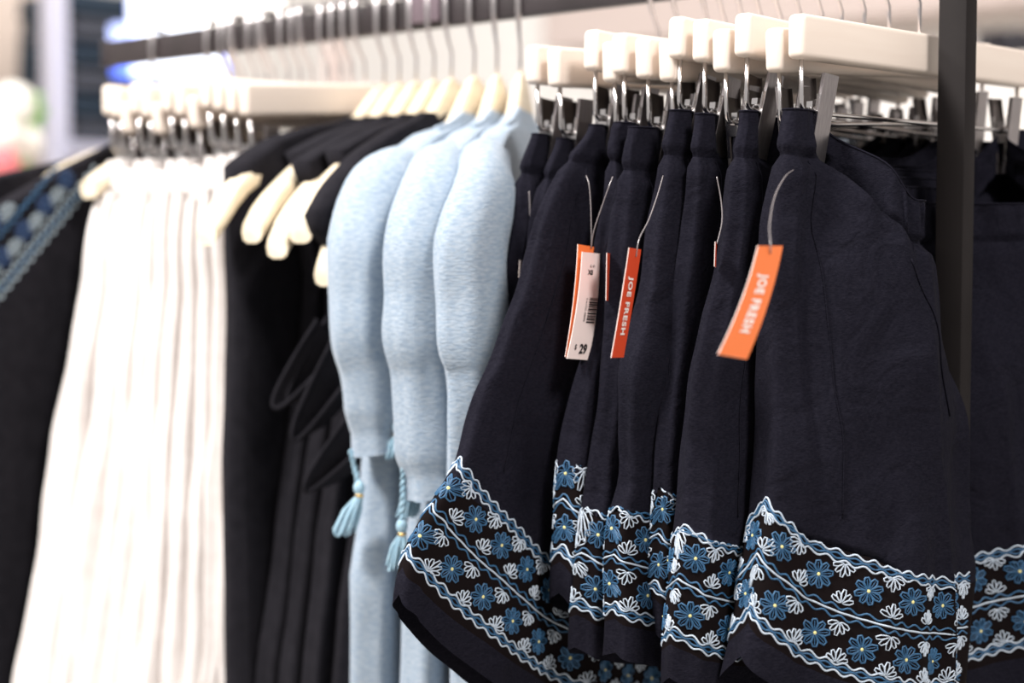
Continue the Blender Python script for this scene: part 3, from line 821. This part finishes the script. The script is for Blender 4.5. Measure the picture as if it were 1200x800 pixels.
# ------------------------------------------------------------------ pale blue tops
FAB = [(.030, 1.402), (.06, 1.3895), (.10, 1.381), (.162, 1.358), (.20, 1.338), (.225, 1.318)]
BLUE = [(.430, .352, 'pale blue knit top with tasselled cuff, hanging against the black dresses', 21),
        (.403, .290, 'pale blue knit top with a twisted cord tassel, hanging between the other two', 22),
        (.376, .239, 'pale blue knit top with broad bright shoulder, hanging against the navy shorts', 23)]
blue_roots = []
for i, (hk, tip, lab, sd) in enumerate(BLUE):
    sl = (hk-tip)/.20
    shoulder_hanger(hk, atan2(hk-tip, .2), 'curved wooden hanger under the %s pale blue top counted from the navy shorts' % ['third', 'second', 'first'][i], 'curved wooden shoulder hangers', drop=.042)
    base = (0, hk, 1.44)
    r = empty('knit_top', lab, 'top', base, 'pale blue tops on curved hangers')
    def prof(v, i=i):
        if v < .3:
            q = v/.3; x = lerp(.030, .198, q); z = interp(FAB, x)
            return (-x, x, z)
        q = (v-.3)/.7; z0 = interp(FAB, .198)
        return (-.198+.022*sin(pi*min(1, q*2.0))+.006*q, .19, z0-q*.60)
    Tt = lambda v, i=i: interp([(0, .009), (.10, .015), (.3, (.023, .023, .019)[i]), (.45, (.021, .021, .018)[i]), (1, .024)], v)
    rows = [k/26*.3 for k in range(27)]+[.3+.7*k/36 for k in range(1, 37)]
    top_sheet('body', prof, lambda x, v, hk=hk, sl=sl: hk+x*sl+(.012 if x < 0 else 0)*sstep(.3, 1, v), Tt, rows, M['sky'], r, base, sd, folds=(.009, 55), wr=.9)
    # sleeve: over the shoulder end, then straight down to a gathered cuff
    Yt = tip-.002; X0 = -.192
    ry = (.025, .0255, .0215)[i]; zc = (1.150, 1.128, 1.10)[i]
    path = [(-.10, hk-.10*sl, 1.362), (-.145, hk-.145*sl, 1.348), (-.175, Yt+.006, 1.330), (X0-.002, Yt, 1.295), (X0-.003, Yt-.001, 1.255), (X0-.004, Yt-.001, 1.225), (X0+.002, Yt-.002, 1.200), (X0+.004, Yt-.002, zc+.018), (X0+.004, Yt-.003, zc), (X0+.006, Yt-.004, zc-.014)]
    rx = [.012, .021, .028, .030, .030, .030, .029, .028, .022, .024]; ryy = [.014, .021, ry*.98, ry*1.04, ry*1.04, ry*1.04, ry*1.02, ry*1.0, ry*.8, ry*.88]
    tube_sheet('sleeve', path, rx, ryy, M['sky'], r, base, sd+40, wr=1.0)
    # collar binding
    mb = MB(); mb.tube([(x, hk+x*sl-.006, interp(FAB, -x)) for x in [-.032-.05*k/10 for k in range(11)]], .0032, 8)
    mb.build('neck_binding', M['sky'], r, base=base, smooth_=True)
    blue_roots.append((r, base))
r, base = blue_roots[0]
tassel(r, base, atX(411, 527, -.205), atX(421, 571, -.205), atX(404, 624, -.212), .0085, seed=1)
tassel(r, base, atX(470, 470, -.190), atX(466, 500, -.19), atX(461, 534, -.192), .007, seed=2)
r, base = blue_roots[1]
tassel(r, base, atX(473, 540, -.208), atX(471, 616, -.208), atX(465, 664, -.212), .0085, seed=3)
tassel(r, base, atX(485, 548, -.198), atX(484, 560, -.195), atX(478, 602, -.195), .009, seed=4)

# ------------------------------------------------------------------ black sleeveless dresses
DRESS = [(.545, .517, 0), (.525, .488, 1), (.503, .458, 2), (.480, .430, 3), (.458, .402, 4)]
DLAB = ['black sleeveless dress hanging against the white skirts', 'black sleeveless dress, second along from the white skirts', 'black sleeveless dress in the middle of its group, shoulder end of hanger bare',
        'black sleeveless dress with draped armhole, next but one to the blue tops', 'black sleeveless dress with flared shoulder cap touching the blue tops']
for i, (hk, tip, k) in enumerate(DRESS):
    sl = (hk-tip)/.20
    shoulder_hanger(hk, atan2(hk-tip, .2), 'curved wooden hanger with bare tip poking from the %s black dress beside the skirts' % ORD[i], 'curved wooden shoulder hangers', drop=(-.018, .012, .024, .012, .045)[i], span=(.229, .205, .205, .205, .205)[i])
    base = (0, hk, 1.44)
    r = empty('sleeveless_dress', DLAB[i], 'dress', base, 'black sleeveless dresses')
    cap = (.194, .148, .166, .150, .208)[i]
    def prof(v, cap=cap, i=i):
        if v < .25:
            q = v/.25; x = lerp(.050, cap, q); z = arm_top(x)+.004-.010*q*q*(i == 4)+.017*q*(i == 0)
            return (-x, x, z)
        q = (v-.25)/.75; z0 = arm_top(cap)+.004-.010*(i == 4)+.017*(i == 0); z = z0-q*.64
        if i == 0: return (-cap-.004*q, .17, z)
        xl = interp([(0, -cap), (.03, -cap+.010), (.08, -.135), (.16, -.122), (.24, -.126), (.34, -.140), (.48, -.160), (.64, -.178), (1, -.20)], q)
        return (xl, .17, z)
    Tt = lambda v, i=i: interp([(0, .006), (.08, .010), (.25, .0165 if i == 0 else .0125), (.3, .011), (.5, .012), (1, .016)], v)
    rows = [k_/20*.25 for k_ in range(21)]+[.25+.75*k_/50 for k_ in range(1, 51)]
    top_sheet('bodice_and_skirt', prof, lambda x, v, hk=hk, sl=sl: hk+x*sl+(.010 if x < 0 else 0)*v, Tt, rows, M['black'], r, base, 60+i, folds=(.0035, 60), wr=.8)
    # draped folds of the low armhole
    if i >= 2:
        # swags of the low draped armhole: soft sheets hanging from a U-shaped edge
        for S_, B_, E_, X_ in ([((372, 375), (321, 476), (392, 415), -.196)], [((392, 395), (343, 512), (404, 450), -.196), ((384, 372), (338, 468), (398, 408), -.188)],
                               [((416, 478), (357, 572), (420, 528), -.194)])[i-2]:
            pts = []
            for q in range(21):
                t = q/20; k = 1-abs(2*t-1)**2.4
                ax, ay = lerp(S_[0], E_[0], t), lerp(S_[1], E_[1], t)
                wx, wy = ax+(B_[0]-(S_[0]+E_[0])/2)*k, ay+(B_[1]-(S_[1]+E_[1])/2)*k
                pts.append(atX(wx, wy, X_+.016*(2*t-1)**2+.006*t))
            mb = MB(); mb.tube(pts, .0022, 8)
            top = (pts[0]+pts[-1])/2; m = 6; vs = []
            for p_ in pts:
                for k in range(m+1):
                    w = k/m; vs.append(p_.lerp(top, w*.92)+Vector((.014*sin(pi*w*.5)+.006*sin(pi*w), 0, -.012*sin(pi*w))))
            mb.add(vs, [(q*(m+1)+k, q*(m+1)+k+1, (q+1)*(m+1)+k+1, (q+1)*(m+1)+k) for q in range(20) for k in range(m)])
            mb.build('armhole_drape', M['black'], r, base=base, smooth_=True)

# ------------------------------------------------------------------ white skirts on clip hangers
SK = [.765, .751, .736, .720, .703, .687, .670, .651, .632, .612, .594, .576, .558]
SKT = [-.002, .001, .016, -.001, .003, .019, 0, .004, .016, -.001, .002, .006, .009]
for i, s in enumerate(SK):
    n = len(SK)
    clip_hanger(s+.012, radians(4.0), SKT[i], 'wooden clip hanger holding a white skirt, %s counted from the black dresses' % ORD[n-1-i], 'wooden clip hangers of the white skirts')
    base = (0, s, 1.38)
    r = empty('skirt', 'white cotton skirt with loose gathers, %s counted from the black dresses' % ORD[n-1-i], 'skirt', base, 'white skirts on clip hangers')
    fl = interp([(0, .135), (3, .108), (8, .055), (12, .018)], i)
    def prof(v, fl=fl):
        z = 1.370-SKT[i]*.9+.004*(i % 3-1)-v*.66
        return (-.148-fl*v**.85-.006*sin(pi*min(1, v*6)), .15+.04*v, z)
    Tt = lambda v: interp([(0, .004), (.05, .0065), (.3, .009), (1, .014)], v)
    rows = [k/60 for k in range(61)]
    top_sheet('gathered_skirt', lambda v, p=prof: (p(v+.045)[0], p(v)[1], p(v+.045)[2]), lambda x, v, s=s, i=i: s+.008+x*.07+(.03-.0027*i)*v*.5, Tt, rows, M['cream'], r, base, 80+i, folds=(.007, 44), wr=1.5)
    mb = MB()
    top_sheet('waistband', lambda v, p=prof: (-.150-.003*v, .15, 1.371-SKT[i]*.9+.004*(i % 3-1)-.030*v), lambda x, v, s=s: s+.008+x*.07, lambda v: .0052+.003*v, [k/6 for k in range(7)], M['cream'], r, base, 90+i, folds=(.0012, 420), wr=.3)

# ------------------------------------------------------------------ dark embroidered tops at the far end of the rail
EMB = [(.800, .20, .178, .840, 'dark tunic with blue and white embroidered yoke beside the white skirts', 31), (.895, .25, .180, .905, 'dark tunic hanging last on the rail beyond the embroidered yoke', 32)]
for i, (hy, hs, span, hk, lab, sd) in enumerate(EMB):
    sl = .11
    shoulder_hanger(hy, atan2(hs, 1), ['curved wooden hanger at the shoulder of the embroidered tunic', 'last curved wooden hanger on the rail, long bare arm showing'][i], 'curved wooden shoulder hangers', span=span, drop=-.004)
    base = (0, hk, 1.44); r = empty('tunic', lab, 'tunic', base, 'embroidered tunics')
    def prof(v, i=i):
        if v < .34:
            q = v/.34; x = lerp(.085, .30, q)
            z = lerp((1.396, 1.380)[i], (1.298, 1.335)[i], q**1.1)
            return (-x, min(.2, x), z)
        q = (v-.34)/.66
        return (interp([(0, -.30), (.12, -.325), (.3, -.325), (.42, -.27), (1, -.30)], q), .2, (1.298, 1.335)[i]-q*.56)
    Tt = lambda v: interp([(0, .005), (.2, .012), (.4, .016), (1, .022)], v)
    rows = [k/24*.34 for k in range(25)]+[.34+.66*k/36 for k in range(1, 37)]
    yc = lambda x, v, hk=hk, sl=sl: hk+x*sl*.9-.004
    o, P = top_sheet('tunic_body', prof, yc, Tt, rows, M['black'], r, base, sd, folds=(.003, 40), wr=.8)
    if i == 0:
        # embroidered yoke: three diagonal rows on the side facing the aisle
        ne, nf = 9, 44
        def front(x, z):       # point on the front sheet from x, z
            best = None
            for j in range(P.shape[0]-1):
                z0, z1 = P[j, ne+20, 2], P[j+1, ne+20, 2]
                if z1 <= z <= z0:
                    t = (z0-z)/max(1e-6, z0-z1); row = P[j]*(1-t)+P[j+1]*t
                    seg = row[ne:ne+nf]
                    k = int(np.argmin(abs(seg[:, 0]-x))); return seg[k]
            return None
        oa = atY(122, 203, hk-.16*sl-.018); oe = atY(10, 342, hk-.28*sl-.018)
        dd = np.array((oe.x-oa.x, 0, oe.z-oa.z)); dd /= np.linalg.norm(dd); db_ = np.array((dd[2], 0, -dd[0]))
        class Flat:            # (a, b) frame along the yoke: a down the shoulder, b across the band
            def pos(s, a, b):
                q = np.array((oa.x, 0, oa.z))+dd*a+db_*b
                return np.array((q[0], hk+q[0]*sl-.004-.0175-.003, q[2]))
            def frame(s, a, b):
                return s.pos(a, b), np.array((.12, -.99, 0))
        g = Flat()
        def free(a, b):           # on the cloth, below the shoulder edge
            q = g.pos(a, b); return q[2] < interp([(.085, 1.396), (.30, 1.298)], -q[0])-.001
        for rw_, bb in enumerate((.028, .056)):
            for c in range(6):
                a = .004+.034*c+(.017 if rw_ == 1 else 0)
                if free(a, bb):
                    mb = MB()
                    for q in range(8): ribbon(mb, g, petal(a, bb, pi/8+q*pi/4, .0015, .0100, .0026), .0009, .0008, 1, closed=True)
                    mb.build('embroidered_flower', M['dblue'], o, base=base, smooth_=True)
                if free(a+.018, bb-.002):
                    mb = MB()
                    for q in range(5): ribbon(mb, g, petal(a+.018, bb-.008, pi/2+(q-2)*.6, .0008, .0115, .0026), .0010, .0008, 1, closed=True)
                    mb.build('embroidered_fan', M['grey'], o, base=base, smooth_=True)
        for ob, am, ph_, mm, wd_ in ((.004, .0022, 0, 'grey', .0012), (.009, .0022, pi, 'tblue', .0012), (.013, .0022, 0, 'grey', .0011)):
            mb = MB(); ribbon(mb, g, [(.004+.21*k/110, ob+am*sin(2*pi*(.25*k/110)/.014+ph_)) for k in range(111)], wd_, .0008, 1)
            mb.build('wavy_line', M[mm], o, base=base, smooth_=True)
        for ob in (.043,):
            mb = MB(); ribbon(mb, g, [(.034+.17*k/110, ob+.002*sin(2*pi*(.25*k/110)/.014)) for k in range(111)], .0011, .0008, 1)
            mb.build('wavy_line', M['tblue'], o, base=base, smooth_=True)

# ------------------------------------------------------------------ the shop behind
# white upright of a wall shelf
def px_box(name, x0, y0, x1, y1, Y, depth, m, label, cat, bev=.004, group=None):
    a = atY(x0, y0, Y); b = atY(x1, y1, Y)
    mb = MB(); mb.box(((a.x+b.x)/2, Y+depth/2, (a.z+b.z)/2), (abs(b.x-a.x), depth, abs(a.z-b.z)), bev=bev)
    o = shade_auto(mb.build(name, m), 30)
    if label: tag(o, label, cat, group)
    return o
YS = 3.1
a = atY(62, 100, YS); b = atY(82, 100, YS)
mb = MB(); mb.box(((a.x+b.x)/2, YS+.03, 1.1), (b.x-a.x, .06, 2.2), bev=.006)
up_ = tag(shade_auto(mb.build('shelf_upright', M['trim']), 30), 'pale grey shelf upright standing between beige wall and folded jeans', 'shelf post')
# dark folded jeans piled on a shelf
pz0 = atY(120, 168, YS).z; pz1 = atY(120, -12, YS).z; nJ = 6
xa = atY(88, 80, YS).x
for k in range(nJ):
    zc = pz0+(pz1-pz0)*(k+.5)/nJ; hh = (pz1-pz0)/nJ
    mb = MB(); mb.box((xa+.16, YS+.14, zc-hh*.22), (.32, .26, hh*.44), bev=hh*.15)
    mb.box((xa+.165+.006*(-1)**k, YS+.146, zc+hh*.23), (.31, .25, hh*.46), bev=hh*.16)
    jo = shade_auto(mb.build('folded_jeans', M['denim'] if k % 2 else M['charcoal']), 60)
    tag(jo, 'folded dark jeans on the wall shelf, %s from the bottom of the pile' % ORD[k], 'jeans', 'pile of folded jeans')
mb = MB(); mb.box((xa+.17, YS+.15, pz0-.015), (.40, .34, .03), bev=.003); mb.box((xa+.17, YS+.15, pz0/2-.015), (.04, .3, pz0-.03), bev=.003)
tag(mb.build('wall_shelf', M['trim']), 'pale shelf board under the pile of dark jeans', 'shelf')
# a darker garment hanging at the edge of the beige wall
a = atY(44, 60, 3.3); b = atY(60, 140, 3.3)
mb = MB(); xm = (a.x+b.x)/2
mb.lathe([(.02, .22), (.035, .20), (.045, .10), (.05, 0), (.052, -.12), (.04, -.125)], (xm+.01, 3.35, (a.z+b.z)/2-.02), 14)
tag(mb.build('dark_scarf', M['denim'], smooth_=True), 'dark navy scarf hanging beside the pale shelf upright', 'scarf')
# back-lit screen with a blue rim
YL = 2.5
scr = empty('light_box_sign', 'bright blue-rimmed light box hanging above the end of the rail', 'sign', atY(200, 0, YL))
sb = atY(200, 0, YL)
def scr_box(name, x0, y0, x1, y1, Y, d, m):
    a = atY(x0, y0, Y); b = atY(x1, y1, Y); mb = MB()
    mb.box(((a.x+b.x)/2, Y+d/2, (a.z+b.z)/2), (abs(b.x-a.x), d, abs(a.z-b.z)))
    return mb.build(name, m, scr, base=sb)
scr_box('lit_panel', 160, -60, 262, 96, YL, .03, M['screen'])
scr_box('blue_rim', 156, -62, 266, 99, YL+.032, .02, M['bluelit'])
scr_box('lavender_panel', 138, 28, 153, 54, YL-.02, .03, M['lavlit'])
scr_box('blue_side', 136, 32, 155, 90, YL+.014, .016, M['bluelit'])
# white dome lamp
a = atY(285, 34, 2.3); mb = MB()
mb.lathe([(.004, .20), (.03, .19), (.07, .14), (.085, .07), (.085, .0), (.083, 0), (.08, .06), (.06, .13)], (a.x, 2.3, a.z), 28)
lampo = mb.build('dome_lamp', M['lamp'], smooth_=True)
tag(lampo, 'white dome lamp glowing above the hooks at the far rail end', 'lamp')
mb = MB(); mb.tube([(a.x, 2.3, a.z+.19), (a.x, 2.3, 3.2)], .004, 6); o = mb.build('cable', M['rail'], lampo)
# dark bag hanging high up
a = atY(328, 6, 2.6); mb = MB(); mb.box((a.x, 2.63, a.z+.08), (.075, .05, .16), bev=.02)
bagr = tag(shade_auto(mb.build('hanging_bag', M['leather']), 50), 'small black bag hanging beside the white dome lamp', 'bag')
mb = MB(); mb.tube([(a.x-.03, 2.63, a.z+.155), (a.x-.02, 2.63, a.z+.26), (a.x+.02, 2.63, a.z+.26), (a.x+.03, 2.63, a.z+.155)], .005, 6); mb.build('strap', M['leather'], bagr, smooth_=True)
# slim pinkish stand post seen between the hooks
a = atY(386, 75, 3.4); b = atY(404, 75, 3.4); mb = MB(); mb.box(((a.x+b.x)/2, 3.41, 1.0), (b.x-a.x, .04, 2.0)); 
tag(mb.build('display_post', M['pink']), 'slim greyish pink post standing behind the rail hooks', 'post')
# flowers in a pot on a side table
fp = atY(14, 150, 2.2)
tb = empty('side_table', 'round white side table carrying the flower pot', 'table', (fp.x, 2.2, 0))
mb = MB(); mb.lathe([(.001, 1.23), (.20, 1.23), (.205, 1.225), (.20, 1.21), (.001, 1.21)], (fp.x, 2.2, 0), 32); mb.build('table_top', M['pot'], tb, base=(fp.x, 2.2, 0), smooth_=False)
mb = MB(); mb.lathe([(.02, 1.21), (.02, .03), (.14, .02), (.14, 0)], (fp.x, 2.2, 0), 20); mb.build('pedestal', M['pot'], tb, base=(fp.x, 2.2, 0), smooth_=False)
pot = empty('potted_flowers', 'white pot of white and pink blossoms with green leaves on the side table', 'potted plant', (fp.x, 2.2, 1.23)); pb = (fp.x, 2.2, 1.23)
mb = MB(); mb.lathe([(.001, 0), (.05, 0), (.065, .09), (.06, .09), (.05, .07)], (fp.x, 2.2, 1.23), 20); mb.build('pot', M['pot'], pot, base=pb, smooth_=True)
def blossom(px, py, Y, r, m, seed):
    c = atY(px, py, Y); rnd = random.Random(seed); bm = bmesh.new()
    bmesh.ops.create_icosphere(bm, subdivisions=3, radius=r)
    for v in bm.verts:
        n = v.co.normalized(); v.co += n*r*.16*noise.noise(n*5+Vector((seed, 0, 0)))
    bmesh.ops.translate(bm, vec=c-Vector(pb), verts=bm.verts)
    me = bpy.data.meshes.new('blossom'); bm.to_mesh(me); bm.free(); me.materials.append(m)
    me.polygons.foreach_set('use_smooth', [True]*len(me.polygons))
    new_obj('blossom', me, pot)
blossom(15, 122, 2.18, .040, M['petal'], 1); blossom(4, 160, 2.16, .032, M['petal'], 2); blossom(28, 165, 2.2, .034, M['petal'], 3)
blossom(4, 190, 2.12, .026, M['pinkp'], 4); blossom(-14, 145, 2.2, .04, M['petal'], 5); blossom(14, 205, 2.14, .024, M['pinkp'], 6)
for k, (px, py, an) in enumerate(((40, 118, .5), (44, 132, .1), (30, 142, -.4), (8, 142, 2.6), (38, 145, -.2))):
    c = atY(px, py, 2.19); mb = MB(); L = .05
    vs = []
    for q in range(7):
        t = q/6; w = .016*sin(pi*t)
        p_ = c+Vector((cos(an), 0, sin(an)))*(L*(t-.5))
        nrm = Vector((-sin(an), 0, cos(an)))
        vs += [p_+nrm*w, p_+Vector((0, -.006*sin(pi*t), 0)), p_-nrm*w]
    mb.add(vs, [f for q in range(6) for f in ((q*3, q*3+1, q*3+4, q*3+3), (q*3+1, q*3+2, q*3+5, q*3+4))])
    mb.build('leaf', M['leaf'], pot, base=pb, smooth_=True)
    mb = MB(); mb.tube([Vector((fp.x, 2.2, 1.30)), c], .002, 5); mb.build('stem', M['leaf'], pot, base=pb)
# white wall shelf with small black bags, beyond the post
XS = 2.3
zs = atX(1175, 66, XS).z; yl = atX(1138, 66, XS).y; yr = atX(1260, 66, XS).y
mb = MB(); mb.box((XS+.06, (yl+yr)/2, zs-.012), (.14, abs(yl-yr), .024), bev=.003)
mb.box((XS+.06, (yl+yr)/2, zs/2-.012), (.03, .05, zs-.03), bev=.003)
tag(mb.build('display_shelf', M['pot']), 'white display stand under the small black bags', 'shelf')
for k, (px, hgt, w) in enumerate(((1148, 34, 10), (1167, 32, 9), (1186, 33, 15), (1207, 35, 13), (1228, 35, 13))):
    c = atX(px, 50, XS); z1 = atX(px, hgt, XS).z; mb = MB()
    dy = w*1.9/2000*1.8
    Mx = Matrix.Rotation(radians(-14), 4, 'X')
    mb.box((XS+.05, c.y, (zs+z1)/2), (.09, dy, (z1-zs)*.96), M=Mx, bev=.006)
    o = tag(shade_auto(mb.build('clutch_bag', M['leather']), 50), 'small black clutch bag leaning on the white stand, %s from the rack post' % ORD[k], 'bag', 'row of black clutch bags')
